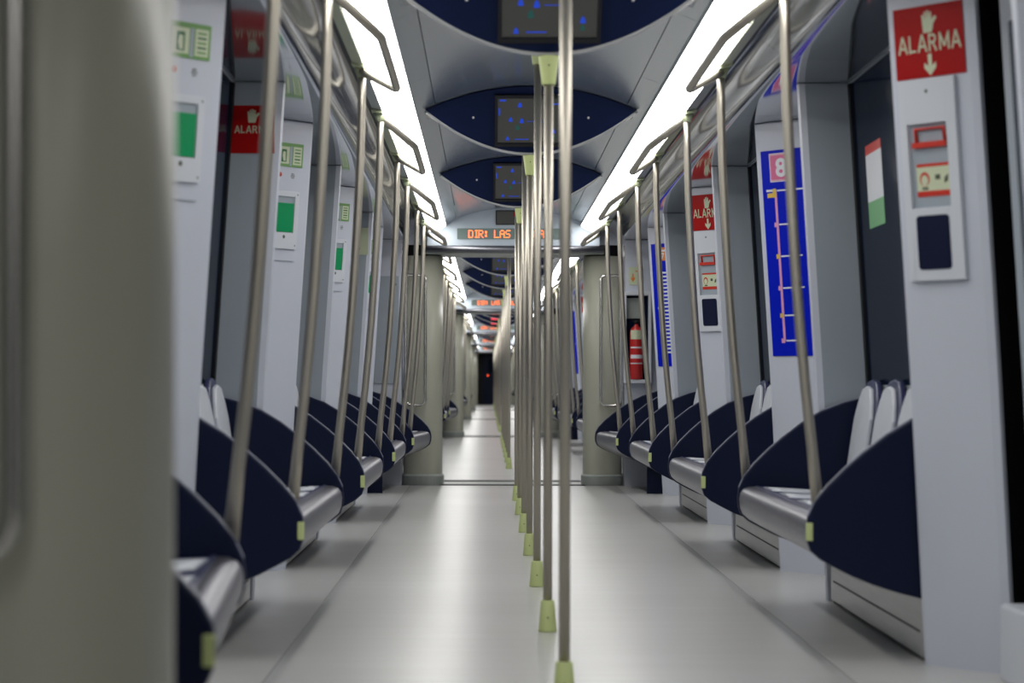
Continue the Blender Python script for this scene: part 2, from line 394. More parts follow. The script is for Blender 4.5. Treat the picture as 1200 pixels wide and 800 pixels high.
def alarm_unit(s, yn, label):
    P = lambda u, z, d=0.0: pillar_pt(s, u, z, d, yn)
    r = empty('emergency_alarm_unit', P(0.15, 1.18), label, 'alarm unit', 'emergency alarm units')
    # plate with a rectangular recess
    b = MB(); u0, u1, z0, z1 = 0.035, 0.262, 1.18, 1.79
    a0, a1, c0, c1 = 0.062, 0.222, 1.40, 1.655
    D0, D1 = 0.0005, 0.016
    on_face(s, yn, u0, a0, z0, z1, D0, D1, b); on_face(s, yn, a1, u1, z0, z1, D0, D1, b)
    on_face(s, yn, a0, a1, z0, c0, D0, D1, b); on_face(s, yn, a0, a1, c1, z1, D0, D1, b)
    b.build('plate', M['panel'], r, bevel=0.002)
    b = MB(); on_face(s, yn, a0, a1, c0, c1, 0.0006, 0.002, b)
    b.build('recess', M['wall'], r)
    b = MB()
    F = [P(0.09, 1.60, 0.006), P(0.09, 1.64, 0.010), P(0.205, 1.64, 0.010), P(0.205, 1.60, 0.006)]
    b.tube(F, 0.006, 8, 0, True, False)
    on_face(s, yn, 0.078, 0.215, 1.583, 1.600, 0.002, 0.016, b, 0)
    b.build('pull_handle', M['red_bright'], r)
    b = MB(); on_face(s, yn, 0.080, 0.216, 1.435, 1.535, 0.002, 0.004, b, 0)
    Fq = lambda u, z: P(u, z, 0.0045)
    put_poly(b, [(0.080, 1.435), (0.216, 1.435), (0.216, 1.452), (0.080, 1.452)], Fq, 1)
    put_poly(b, [(0.082, 1.525), (0.214, 1.525), (0.214, 1.535), (0.082, 1.535)], Fq, 1)
    ring = [(0.112 + 0.02 * math.cos(t * PI / 6), 1.488 + 0.022 * math.sin(t * PI / 6)) for t in range(12)]
    put_poly(b, ring, Fq, 1)
    Fr = lambda u, z: P(u, z, 0.005)
    put_poly(b, [(0.112 + 0.014 * math.cos(t * PI / 6), 1.484 + 0.017 * math.sin(t * PI / 6)) for t in range(12)], Fr, 0)
    put_poly(b, [(0.155, 1.485), (0.175, 1.485), (0.175, 1.500), (0.155, 1.500)], Fq, 2)
    put_poly(b, [(0.19, 1.472), (0.205, 1.478), (0.208, 1.50), (0.193, 1.49)], Fq, 2)
    put_poly(b, [(0.10, 1.456), (0.125, 1.456), (0.125, 1.463), (0.10, 1.463)], Fq, 2)
    b.build('instruction_label', [M['glow'], M['red_bright'], M['dot']], r, label='pale label with red borders and small drawings')
    b = MB()
    # rounded navy speaker plate
    pts = []
    for cx, cz, a in ((0.200, 1.365, 0), (0.092, 1.365, 90), (0.092, 1.225, 180), (0.200, 1.225, 270)):
        for k in range(4):
            t = math.radians(a + 30 * k); pts.append((cx + 0.012 * math.cos(t), cz + 0.012 * math.sin(t)))
    n = len(pts)
    b.add([P(u, z, 0.0162) for u, z in pts] + [P(u, z, 0.0185) for u, z in pts],
          [tuple(range(n)), tuple(range(2 * n - 1, n - 1, -1))] + [(i, (i + 1) % n, n + (i + 1) % n, n + i) for i in range(n)])
    b.build('speaker_grille', M['navy'], r, label='dark navy rounded grille')
    b = MB(); c = 0
    put_poly(b, [(0.15 + 0.006 * math.cos(t * PI / 6), 1.752 + 0.006 * math.sin(t * PI / 6)) for t in range(12)], lambda u, z: P(u, z, 0.0167), 0)
    b.build('lock', M['dot'], r)
    return r

def release_unit(s, yn, label):
    """door release: green striped sign, red lamp, little grille, plate with a green cover"""
    P = lambda u, z, d=0.0: pillar_pt(s, u, z, d, yn)
    r = empty('door_release_unit', P(0.15, 1.42), label, 'door release', 'emergency door release units')
    b = MB(); on_face(s, yn, 0.058, 0.232, 1.848, 1.955, 0.0005, 0.003, b, 0)
    F = lambda u, z: P(u, z, 0.0036); F2 = lambda u, z: P(u, z, 0.0042)
    rc = lambda m, f, u0, u1, z0, z1: put_poly(b, [(u0, z0), (u1, z0), (u1, z1), (u0, z1)], f, m)
    rc(1, F, 0.152, 0.222, 1.860, 1.938); rc(2, F, 0.132, 0.148, 1.852, 1.94)
    rc(1, F, 0.068, 0.126, 1.858, 1.940)
    rc(3, F2, 0.172, 0.205, 1.868, 1.925)
    put_poly(b, [(0.180, 1.915), (0.196, 1.915), (0.200, 1.895), (0.192, 1.872), (0.178, 1.872)], lambda u, z: P(u, z, 0.0046), 1)
    for k in range(5): rc(3 if k % 2 else 0, F2, 0.078, 0.116, 1.866 + k * 0.0145, 1.872 + k * 0.0145)
    b.build('instruction_label', [M['sign_green'], M['glow'], M['wall'], M['dark_green']], r, label='green framed label with pale pictograms')
    b = MB(); b.add([P(0.205 + 0.011 * math.cos(t * PI / 8), 1.810 + 0.011 * math.sin(t * PI / 8), 0.003) for t in range(16)] + [P(0.205, 1.810, 0.008)],
                    [(i, (i + 1) % 16, 16) for i in range(16)], 0, True)
    b.build('indicator_lamp', M['red_bright'], r, label='small round red lamp')
    b = MB()
    for k in range(7):
        a = k * PI / 3; ru = 0 if k == 6 else 0.010
        cu, cz = 0.118 + ru * math.cos(a), 1.808 + ru * math.sin(a)
        put_poly(b, [(cu + 0.0032 * math.cos(t * PI / 3), cz + 0.0032 * math.sin(t * PI / 3)) for t in range(6)], lambda u, z: P(u, z, 0.0012), 0)
    b.build('sound_holes', M['dot'], r)
    b = MB(); a0, a1, c0, c1 = 0.100, 0.228, 1.548, 1.712
    u0, u1, z0, z1 = 0.072, 0.252, 1.475, 1.735; D0, D1 = 0.0005, 0.010
    on_face(s, yn, u0, a0, z0, z1, D0, D1, b); on_face(s, yn, a1, u1, z0, z1, D0, D1, b)
    on_face(s, yn, a0, a1, z0, c0, D0, D1, b); on_face(s, yn, a0, a1, c1, z1, D0, D1, b)
    for (u, z) in ((0.084, 1.490), (0.240, 1.490), (0.240, 1.722), (0.084, 1.722)):
        put_poly(b, [(u + 0.004 * math.cos(t * PI / 4), z + 0.004 * math.sin(t * PI / 4)) for t in range(8)], lambda u, z: P(u, z, 0.0103), 1)
    put_poly(b, [(0.162 + 0.0085 * math.cos(t * PI / 6), 1.528 + 0.0085 * math.sin(t * PI / 6)) for t in range(12)], lambda u, z: P(u, z, 0.0103), 1)
    b.build('plate', [M['panel'], M['dot']], r, bevel=0.0015)
    b = MB(); on_face(s, yn, a0, a1, c0, c1, 0.0006, 0.002, b); b.build('recess', M['wall'], r)
    b = MB(); on_face(s, yn, 0.104, 0.224, 1.550, 1.682, 0.002, 0.009, b); b.build('release_cover', M['green'], r, bevel=0.001, label='bright green flap')
    b = MB(); on_face(s, yn, 0.075, 0.265, 1.418, 1.421, 0.0005, 0.004, b); b.build('lower_seam', M['wall'], r)
    return r

def route_map(s, yn, kind, label):
    b = MB(); on_face(s, yn, 0.030, 0.332, 0.99, 1.93, 0.0005, 0.004, b, 0)
    F = lambda u, z: pillar_pt(s, u, z, 0.0046, yn); F2 = lambda u, z: pillar_pt(s, u, z, 0.0052, yn)
    rc = lambda m, f, u0, u1, z0, z1: put_poly(b, [(u0, z0), (u1, z0), (u1, z1), (u0, z1)], f, m)
    if kind == 'line':
        rc(1, F, 0.085, 0.235, 1.785, 1.915); rc(2, F2, 0.089, 0.231, 1.789, 1.911); rc(1, lambda u, z: pillar_pt(s, u, z, 0.0058, yn), 0.092, 0.228, 1.792, 1.908)
        rc(2, lambda u, z: pillar_pt(s, u, z, 0.0062, yn), 0.094, 0.226, 1.794, 1.906)
        put_text(b, '8', lambda u, z: pillar_pt(s, u, z, 0.0068, yn), 0.125, 0.195, 1.805, 1.892, 1, 0.03)
        rc(3, F, 0.107, 0.122, 1.06, 1.745)
        for k, z in enumerate((1.745, 1.59, 1.445, 1.30, 1.175, 1.06)):
            rc(1, F2, 0.125, 0.30 if k == 0 else 0.215, z - 0.0035, z + 0.0035)
            rc(4 if k in (0, 2, 4) else 3, F2, 0.095, 0.118, z - 0.010, z + 0.010)
            if k in (2, 3): rc(1, F2, 0.235, 0.265, z - 0.003, z + 0.004)
        rc(4, F2, 0.060, 0.118, 1.715, 1.735); rc(1, F2, 0.055, 0.12, 1.742, 1.752)
    else:
        rc(5, F, 0.125, 0.205, 1.80, 1.90); rc(1, F2, 0.135, 0.195, 1.868, 1.882)
        put_text(b, '7', F2, 0.145, 0.182, 1.81, 1.858, 1, 0.03)
        for k in range(22):
            z = 1.70 - k * 0.029
            rc(1, F, 0.135, 0.205, z, z + 0.013)
        rc(1, F, 0.128, 0.134, 1.08, 1.71); rc(1, F, 0.07, 0.082, 1.43, 1.445)
    o = b.build('route_map', [M['blue'], M['white'], M['pink'], M['pinkline'], M['yellow'], M['orange']])
    return tag(o, label, 'route map', 'blue route maps on the pillars')

# ------------------------------------------------------------------ windows, lower walls and doors
def bay(s, ya, yb, idx, tagc, sticker=False):
    """recess behind a bench: lower wall, dark window"""
    b = MB(); zs = [0, 0.3, 0.6, 0.86]
    ring = [(s * (nose(z) + 0.20), z) for z in zs] + [(s * (nose(z) + 0.23), z) for z in zs[::-1]]
    b.slab([(x, ya, z) for x, z in ring], (0, yb - ya, 0))
    zt = [2.05, 2.058]
    ring = [(s * (nose(z) + 0.20), z) for z in zt] + [(s * (nose(z) + 0.23), z) for z in zt[::-1]]
    b.slab([(x, ya, z) for x, z in ring], (0, yb - ya, 0))
    struct(b, 'wall_panel', M['wall'], f'grey wall panel behind the bench, {idx} bay of the {tagc}, {SIDE[s]} side', 'wall panel')
    b = MB(); zt = [0.86, 1.2, 1.6, 2.05]
    ring = [(s * (nose(z) + 0.205), z) for z in zt] + [(s * (nose(z) + 0.225), z) for z in zt[::-1]]
    b.slab([(x, ya, z) for x, z in ring], (0, yb - ya, 0))
    w = struct(b, 'window_1', M['glass_dark'], f'dark window behind the bench, {idx} bay of the {tagc}, {SIDE[s]} side', 'window')
    b = MB()
    for y0, y1 in ((ya + 0.001, ya + 0.05), (yb - 0.05, yb - 0.001), ((ya + yb) / 2 - 0.012, (ya + yb) / 2 + 0.012)):
        ring = [(s * (nose(z) + 0.196), z) for z in zt] + [(s * (nose(z) + 0.2045), z) for z in zt[::-1]]
        b.slab([(x, y0, z) for x, z in ring], (0, y1 - y0, 0))
    b.build('window_frame', M['black'], w)
    return w
def door(s, ya, yb, idx, tagc, wide=False):
    r = MB()
    X = lambda z: nose(z) + 0.245
    zs = [0.02, 0.3, 0.6, 0.9, 1.2, 1.5, 1.8, 2.04]
    ym = (ya + yb) / 2
    def sheet(b, y0, y1, zz, d0, d1, mi=0):
        ring = [(s * (X(z) + d0), z) for z in zz] + [(s * (X(z) + d1), z) for z in zz[::-1]]
        b.slab([(x, y0, z) for x, z in ring], (0, y1 - y0, 0), mi)
    for y0, y1 in ((ya, ym - 0.004), (ym + 0.004, yb)):
        sheet(r, y0, y0 + 0.09, zs, 0, 0.03); sheet(r, y1 - 0.09, y1, zs, 0, 0.03)
        sheet(r, y0 + 0.09, y1 - 0.09, [0.02, 0.3, 0.6, 0.8], 0, 0.03); sheet(r, y0 + 0.09, y1 - 0.09, [1.9, 2.04], 0, 0.03)
    d = struct(r, 'door_1', M['wall'], f'grey sliding door pair, {idx} doorway of the {tagc}, {SIDE[s]} side', 'door')
    g = MB()
    for y0, y1 in ((ya, ym - 0.004), (ym + 0.004, yb)):
        sheet(g, y0 + 0.09, y1 - 0.09, [0.8, 1.2, 1.6, 1.9], 0.008, 0.02)
    g.build('door_glass', M['glass_dark'], d)
    g = MB(); sheet(g, ym - 0.016, ym + 0.016, zs, -0.004, -0.0005); g.build('door_seal', M['black'], d)
    return d

# ------------------------------------------------------------------ benches
LEAF_TOP = [(1.285, 0.812), (1.20, 0.790), (1.107, 0.755), (1.03, 0.708), (0.955, 0.650), (0.90, 0.602), (0.846, 0.548), (0.806, 0.497), (0.785, 0.452)]
LEAF_BOT = [(0.780, 0.415), (0.782, 0.378), (0.793, 0.346), (0.822, 0.320), (0.862, 0.298), (0.92, 0.268), (0.985, 0.242), (1.06, 0.218), (1.147, 0.196), (1.30, 0.175)]
def leaf(fl):
    f = lambda p: (p[0] - fl * (1.30 - p[0]) / 0.51, p[1])
    return [f(p) for p in LEAF_TOP], [f(p) for p in LEAF_BOT]
def bench(s, ya, yb, n, fl0, fl1, navy_base, label):
    r = empty('bench_seat', (s * 1.05, (ya + yb) / 2, 0), label, 'bench', 'bench seats along the sides')
    T = 0.034
    fx = lambda y: fl0 + (fl1 - fl0) * (y - ya) / (yb - ya)
    for y, fl in ((ya, fl0), (yb - T, fl1)):
        t, bo = leaf(fl); b = MB()
        b.slab([(s * x, y, z) for x, z in t + bo], (0, T, 0), 0)
        e = b.build('end_panel', M['navy'], r, bevel=0.007)
        e.data.materials.append(M['edge'])
        # pale strip painting the ceiling lights' highlight onto the upper curve
        b = MB(); tt = [(x, z) for x, z in t]
        up = [(x - 0.0012, z + 0.0035) for x, z in tt]; lo = [(x + 0.001, z - 0.0002) for x, z in tt]
        for i in range(len(tt) - 1):
            b.slab([(s * up[i][0], y + 0.009, up[i][1]), (s * up[i + 1][0], y + 0.009, up[i + 1][1]),
                    (s * lo[i + 1][0], y + 0.009, lo[i + 1][1]), (s * lo[i][0], y + 0.009, lo[i][1])], (0, T - 0.018, 0))
        b.build('edge_highlight', M['edge'], e)
        if y == ya:
            b = MB(); x0 = 0.7795 - fl; x1 = x0 + 0.020
            b.box(*sorted((s * x0, s * x1)), y - 0.004, y + T * 0.6, 0.378, 0.434)
            b.build('reflector', M['lime'], e, bevel=0.003, label='small pale lime reflector')
    y0, y1 = ya + T, yb - T
    ny = 7; ys = [y0 + (y1 - y0) * i / (ny - 1) for i in range(ny)]
    # rolled steel front rail
    pr = [(0.060, 0.459), (0.030, 0.456), (0.010, 0.448), (-0.001, 0.432), (-0.005, 0.410), (-0.002, 0.376), (0.008, 0.350), (0.034, 0.327), (0.074, 0.305), (0.132, 0.278), (0.20, 0.252)]
    inn = [(0.20, 0.262), (0.132, 0.288), (0.076, 0.315), (0.040, 0.335), (0.018, 0.356), (0.009, 0.380), (0.007, 0.410), (0.012, 0.430), (0.024, 0.440), (0.060, 0.447)]
    b = MB()
    b.loft([[(s * (0.79 + dx - fx(y)), y, z) for dx, z in pr + inn] for y in ys], 0, True, True)
    b.build('front_rail', M['steel_bright'], r)
    # seat shell
    b = MB()
    sec = [(0.058, 0.459), (0.064, 0.464), (0.075, 0.458), (0.22, 0.448), (0.34, 0.442), (0.385, 0.446), (0.39, 0.40), (0.22, 0.405), (0.08, 0.42)]
    b.loft([[(s * (0.79 + dx - fx(y) * (1 - min(1, max(0, (dx - .1) / .28)))), y, z) for dx, z in sec] for y in ys], 0, False, True)
    b.build('seat_shell', M['navy_trim'], r, bevel=0.004)
    w = (y1 - y0) / n
    for k in range(n):
        c = y0 + w * (k + 0.5); hw = w * 0.5 - 0.075
        b = MB(); f = fx(c)
        x0, x1 = 0.79 + 0.080 - f, 0.79 + 0.355
        rows = []
        for i in range(7):
            t = i / 6; x = x0 + (x1 - x0) * t
            zz = 0.4645 - 0.015 * t
            hh = hw * (0.90 + 0.10 * math.sin(min(1, t * 3) * PI / 2))
            rows.append([(s * x, c + hh * q, zz - 0.005 * (q * q)) for q in (-1, -.6, -.2, .2, .6, 1)])
        b.loft(rows, 0, True)
        low = [[(x, y, z - 0.016) for x, y, z in rw] for rw in rows]
        b.loft(low, 0, True)
        edge = rows[0] + [rw[-1] for rw in rows[1:]] + rows[-1][::-1][1:] + [rw[0] for rw in rows[::-1][1:-1]]
        el = low[0] + [rw[-1] for rw in low[1:]] + low[-1][::-1][1:] + [rw[0] for rw in low[::-1][1:-1]]
        m_ = len(edge); b.add(edge + el, [(i, (i + 1) % m_, m_ + (i + 1) % m_, m_ + i) for i in range(m_)])
        b.build('seat_pad', M['pad'], r)
        # backrest shell and its pale pad
        bk = [(-w / 2 + 0.012, 0.45), (-w / 2 + 0.012, 0.74), (-w / 2 + 0.05, 0.80), (-w / 2 + 0.10, 0.845), (-w / 2 + 0.15, 0.872), (0, 0.882)]
        bk = bk + [(-a, z) for a, z in bk[-2::-1]]
        XB = lambda z: 1.205 + 0.064 * ((z - 0.45) / 0.43)
        b = MB(); m_ = len(bk)
        b.add([(s * XB(z), c + a, z) for a, z in bk] + [(s * (XB(z) + 0.022), c + a, z) for a, z in bk],
              [tuple(range(m_)), tuple(range(2 * m_ - 1, m_ - 1, -1))] + [(i, (i + 1) % m_, m_ + (i + 1) % m_, m_ + i) for i in range(m_)])
        bo = b.build('backrest', M['navy_trim'], r, bevel=0.006)
        pd = [(-w / 2 + 0.06, 0.49), (-w / 2 + 0.06, 0.73), (-w / 2 + 0.10, 0.79), (-w / 2 + 0.16, 0.845), (0, 0.856)]
        pd = pd + [(-a, z) for a, z in pd[-2::-1]]
        b = MB(); m_ = len(pd)
        b.add([(s * (XB(z) - 0.018), c + a, z) for a, z in pd] + [(s * (XB(z) - 0.0005), c + a, z) for a, z in pd],
              [tuple(range(m_)), tuple(range(2 * m_ - 1, m_ - 1, -1))] + [(i, (i + 1) % m_, m_ + (i + 1) % m_, m_ + i) for i in range(m_)])
        b.build('backrest_pad', M['pad'], bo, bevel=0.006)
    # base cabinet
    b = MB()
    if navy_base:
        e0 = ya + 0.12 if fl1 > 0 else yb - 0.15
        b.box(*sorted((s * 1.03, s * 1.17)), e0, e0 + 0.03, 0, 0.31, 1)
        b.box(*sorted((s * 1.165, s * 1.30)), ya + 0.02, yb - 0.02, 0, 0.31, 0)
        b.build('base_cabinet', [M['steel_panel'], M['navy']], r)
    else:
        b.box(*sorted((s * 1.150, s * 1.30)), ya + 0.03, yb - 0.03, 0.012, 0.33, 0)
        b.box(*sorted((s * 1.1485, s * 1.152)), ya + 0.10, yb - 0.10, 0.085, 0.092, 1)
        b.box(*sorted((s * 1.158, s * 1.29)), ya + 0.04, yb - 0.04, 0, 0.014, 1)
        b.build('base_cabinet', [M['steel_panel'], M['black']], r)
    return r

# ------------------------------------------------------------------ handrails and poles
POLE = [(2.112, 0.711), (1.95, 0.712), (1.737, 0.718), (1.55, 0.727), (1.354, 0.738), (1.17, 0.750), (0.9986, 0.764), (0.83, 0.780), (0.66, 0.799), (0.535, 0.813)]
def foot(b):
    # cut the foot of the pole to the slope of the end panel
    P = [(x, z) for x, z in LEAF_TOP[::-1]]
    zmin = min(v[2] for v in b.v)
    def lt(x):
        for (x0, z0), (x1, z1) in zip(P, P[1:]):
            if x <= x1: return z0 + (z1 - z0) * (x - x0) / (x1 - x0)
        return P[-1][1]
    b.v = [(x, y, lt(abs(x)) + 0.013) if z < 0.56 else (x, y, z) for x, y, z in b.v]
    return b
def smooth_path(pts, r, k=5):
    """round the corners of a polyline"""
    P = [Vector(p) for p in pts]; out = [P[0]]
    for a, c, d in zip(P, P[1:], P[2:]):
        l1, l2 = (a - c).length, (d - c).length; q = min(r, l1 * 0.45, l2 * 0.45)
        p0 = c + (a - c).normalized() * q; p1 = c + (d - c).normalized() * q
        for i in range(k + 1):
            t = i / k; out.append(p0 * (1 - t) ** 2 + c * 2 * t * (1 - t) + p1 * t * t)
    out.append(P[-1]); return out
def handrail(s, yp0, yp1, label, end=0):
    """end: +1 bar runs on to the gangway beyond yp1 (no pole there), -1 the same before yp0"""
    r = empty('handrail', (s * 0.83, (yp0 + yp1) / 2, 0.53), label, 'handrail', 'bowed handrails over the benches')
    if end != -1:
        b = MB(); b.tube([(s * x, yp0, z) for z, x in POLE], 0.0165, 14); foot(b); b.build('pole', M['steel'], r)
    if end != 1:
        b = MB(); b.tube([(s * x, yp1, z) for z, x in POLE], 0.0165, 14); foot(b); b.build('pole', M['steel'], r)
    i0, i1 = yp0 + 0.38, yp1 - 0.24
    path = [(s * 0.718, yp0, 2.100), (s * 0.568, i0, 2.0), (s * 0.562, i0 + 0.05, 1.998), (s * 0.562, i1 - 0.05, 1.998), (s * 0.568, i1, 2.0), (s * 0.718, yp1, 2.100)]
    b = MB(); b.tube(smooth_path(path, 0.10), 0.0165, 12); b.build('grab_bar', M['steel'], r)
    for y, skip in ((yp0, end == -1), (yp1, end == 1)):
        if skip: continue
        b = MB(); b.slab([(s * 0.700, y - 0.075, 2.116), (s * 0.750, y - 0.075, 2.128), (s * 0.745, y + 0.075, 2.128), (s * 0.700, y + 0.075, 2.116)], (0, 0, -0.012))
        b.tube([(s * 0.716, y, 2.12), (s * 0.711, y, 2.075)], [0.030, 0.019], 12)
        b.build('mount', M['mount'], r)
    b = MB(); b.slab([(s * 0.702, yp0 + 0.08, 2.1165), (s * 0.747, yp0 + 0.08, 2.1285), (s * 0.747, yp1 - 0.08, 2.1285), (s * 0.702, yp1 - 0.08, 2.1165)], (0, 0, -0.004))
    b.build('mounting_strip', M['mount'], r)
    return r
def centre_pole(y, top, label):
    r = empty('centre_pole', (0, y, 0), label, 'grab pole', 'row of poles down the middle of the aisle')
    b = MB(); b.tube([(0, y, 0.10), (0, y, top - 0.08)], 0.0160, 16); b.build('pole', M['steel'], r)
    b = MB(); b.lathe([(0.033, 0.0), (0.0325, 0.006), (0.030, 0.03), (0.0235, 0.106), (0.0215, 0.109), (0.0165, 0.109)], (0, y, 0))
    fb = b.build('floor_socket', M['lime'], r)
    b = MB(); b.lathe([(0.003, 0), (0.003, 0.002)], (0, 0, 0), 8); b.v = [(x, y - 0.0285 - z, 0.050 + y_) for x, y_, z in b.v]
    b.build('screw', M['dot'], fb)
    b = MB(); b.lathe([(0.0165, -0.100), (0.0225, -0.100), (0.024, -0.095), (0.035, -0.006), (0.036, 0.0)], (0, y, top))
    tb = b.build('ceiling_socket', M['lime'], r)
    b = MB(); b.lathe([(0.003, 0), (0.003, 0.002)], (0, 0, 0), 8); b.v = [(x, y - 0.0315 - z, top - 0.035 + y_) for x, y_, z in b.v]
    b.build('screw', M['dot'], tb)
    return r

# ------------------------------------------------------------------ ceiling screens, gangway
def lens(yp, style, label):
    r = empty('ceiling_screen', (0, yp, 2.02), label, 'ceiling screen', 'eye-shaped ceiling screens')
    HW = 0.522; vt = vz(HW) - 0.004
    zb = lambda x: 2.02 + (vt - 2.02) * (x / HW) ** 2
    zt = lambda x: vz(x) - 0.004
    Yf = lambda z, d=0.0: yp - (z - 2.02) * 1.0 + d
    N = 28; xs = [-HW + 2 * HW * i / N for i in range(N + 1)]
    b = MB()
    top = [(x, Yf(zt(x)), zt(x)) for x in xs]; bot = [(x, Yf(zb(x)), zb(x)) for x in xs]
    topb = [(x, Yf(zt(x), 0.018), zt(x)) for x in xs]; botb = [(x, Yf(zb(x), 0.018), zb(x)) for x in xs]
    b.loft([top, bot], 0, False); b.loft([topb, botb], 0, False); b.loft([bot, botb], 0, False); b.loft([top, topb], 0, False)
    b.build('fascia', M['navy_lens'], r)
    b = MB(); b.tube([(x, Yf(zb(x)) + 0.012, zb(x) - 0.006) for x in xs], 0.009, 8); b.build('rim', M['rim'], r)
    b = MB()
    back = [(x, Yf(zb(x)) + 0.03, zb(x)) for x in xs]; back2 = [(x, yp + 0.05 + (zt(x) - 2.02) * 1.0, zt(x)) for x in xs]
    b.loft([back, back2], 0, True)
    b.build('housing', M['vault'], r)
    b = MB(); b.loft([[(x, y - 0.0025, z - 0.003) for x, y, z in top], [(x, y + 0.012, z - 0.0005) for x, y, z in top]], 0, False)  # black strip painting in the shadow where the fascia meets the vault
    b.build('shadow_gap', M['black'], r)
    F = lambda d: (lambda x, z: (x, Yf(z) - 0.7071 * d, z - 0.7071 * d))
    def plate(b, x0, x1, z0, z1, d0, d1, mi=0):
        f0, f1 = F(d0), F(d1)
        q = [(x0, z0), (x1, z0), (x1, z1), (x0, z1)]
        b.add([f0(*p) for p in q] + [f1(*p) for p in q], [(0, 1, 2, 3), (7, 6, 5, 4), (0, 4, 5, 1), (1, 5, 6, 2), (2, 6, 7, 3), (3, 7, 4, 0)], mi)
    b = MB(); x0, x1, z0, z1 = -0.178, 0.178, 2.052, 2.282
    w = 0.014
    plate(b, x0, x1, z0, z0 + w, 0.001, 0.012); plate(b, x0, x1, z1 - w, z1, 0.001, 0.012)
    plate(b, x0, x0 + w, z0 + w, z1 - w, 0.001, 0.012); plate(b, x1 - w, x1, z0 + w, z1 - w, 0.001, 0.012)
    bz = b.build('bezel', M['bezel'], r)
    b = MB(); plate(b, x0 + w, x1 - w, z0 + w, z1 - w, 0.001, 0.004, 0)
    f = F(0.0046); R = random.Random(3)
    if style == 'map':
        tri = lambda x, z, q, m: (b.add([f(x - q, z - q * .9), f(x + q, z - q * .9), f(x + q * .8, z + q * .3), f(x, z + q * 1.3), f(x - q * .8, z + q * .3)], [(0, 1, 2, 3, 4)], m))
        tri(-0.055, 2.235, 0.011, 1); tri(-0.10, 2.170, 0.010, 1); tri(-0.045, 2.165, 0.011, 1); tri(-0.115, 2.085, 0.009, 1); tri(0.115, 2.118, 0.010, 1)
        tri(-0.065, 2.135, 0.012, 2); tri(0.115, 2.095, 0.009, 2); tri(0.03, 2.19, 0.006, 1)
        for (a, c, z, h) in ((-0.155, -0.125, 2.255, 0.004), (-0.160, -0.152, 2.205, 0.016), (-0.02, 0.06, 2.163, 0.0012), (-0.08, -0.01, 2.082, 0.002), (0.09, 0.14, 2.24, 0.003)):
            b.add([f(a, z - h), f(c, z - h), f(c, z + h), f(a, z + h)], [(0, 1, 2, 3)], 1)
    elif style == 'red':
        for (z, h, m) in ((2.235, 0.020, 3), (2.165, 0.026, 4), (2.105, 0.022, 3)):
            b.add([f(-0.15, z - h), f(0.15, z - h), f(0.15, z + h), f(-0.15, z + h)], [(0, 1, 2, 3)], m)
    b.build('screen', [M['screen'], M['screen_blue'], M['screen_teal'], M['screen_pink'], M['screen_white']], bz, label='lit display, dark grey with small marks' if style == 'map' else 'lit display')
    for sx in (-1, 1):
        b = MB(); fq = F(0.002); c = (sx * 0.285, 2.178)
        b.add([fq(c[0] + 0.006 * math.cos(t * PI / 4), c[1] + 0.006 * math.sin(t * PI / 4)) for t in range(8)], [tuple(range(8))])
        b.build('bolt', M['white_dot'], r)
    return r

FONT = {'D': "11110 10001 10001 10001 10001 10001 11110", 'I': "01110 00100 00100 00100 00100 00100 01110", 'R': "11110 10001 10001 11110 10100 10010 10001",
        ':': "00000 01100 01100 00000 01100 01100 00000", ' ': "00000 " * 7, 'L': "10000 10000 10000 10000 10000 10000 11111", 'A': "01110 10001 10001 11111 10001 10001 10001",
        'S': "01111 10000 10000 01110 00001 00001 11110", 'T': "11111 00100 00100 00100 00100 00100 00100", 'B': "11110 10001 10001 11110 10001 10001 11110"}
def led_sign(y, label):
    r = empty('destination_display', (0, y, 2.06), label, 'destination display', 'orange destination displays over the gangways')
    b = MB(); b.box(-0.470, 0.470, y - 0.012, y - 0.0005, 2.060, 2.149); b.build('display_window', M['led_back'], r)
    cx = -0.372; p = 0.0080; q = 0.0034; b = MB()
    for ch in 'DIR: LAS TABLAS ':
        if ch == ' ' and b.v:
            b.build('led_word', M['led'], r, label='orange dot lettering'); b = MB()
        rows = FONT[ch].split()
        for j, rw in enumerate(rows):
            for i, c in enumerate(rw):
                if c == '1':
                    x = cx + i * p; z = 2.130 - j * 0.0094
                    b.add([(x - q, y - 0.0126, z - q * 1.15), (x + q, y - 0.0126, z - q * 1.15), (x + q, y - 0.0126, z + q * 1.15), (x - q, y - 0.0126, z + q * 1.15)], [(0, 1, 2, 3)])
        cx += p * (4.6 if ch in 'I:' else 5.9)
    return r
def column_ring(s, yc, hx, hy, cx, z, n=36):
    out = []
    for i in range(n):
        a = 2 * PI * i / n; ca, sa = math.cos(a), math.sin(a); e = 2 / 2.6
        out.append((s * (cx + math.copysign(abs(ca) ** e, ca) * hx), yc + math.copysign(abs(sa) ** e, sa) * hy, z))
    return out
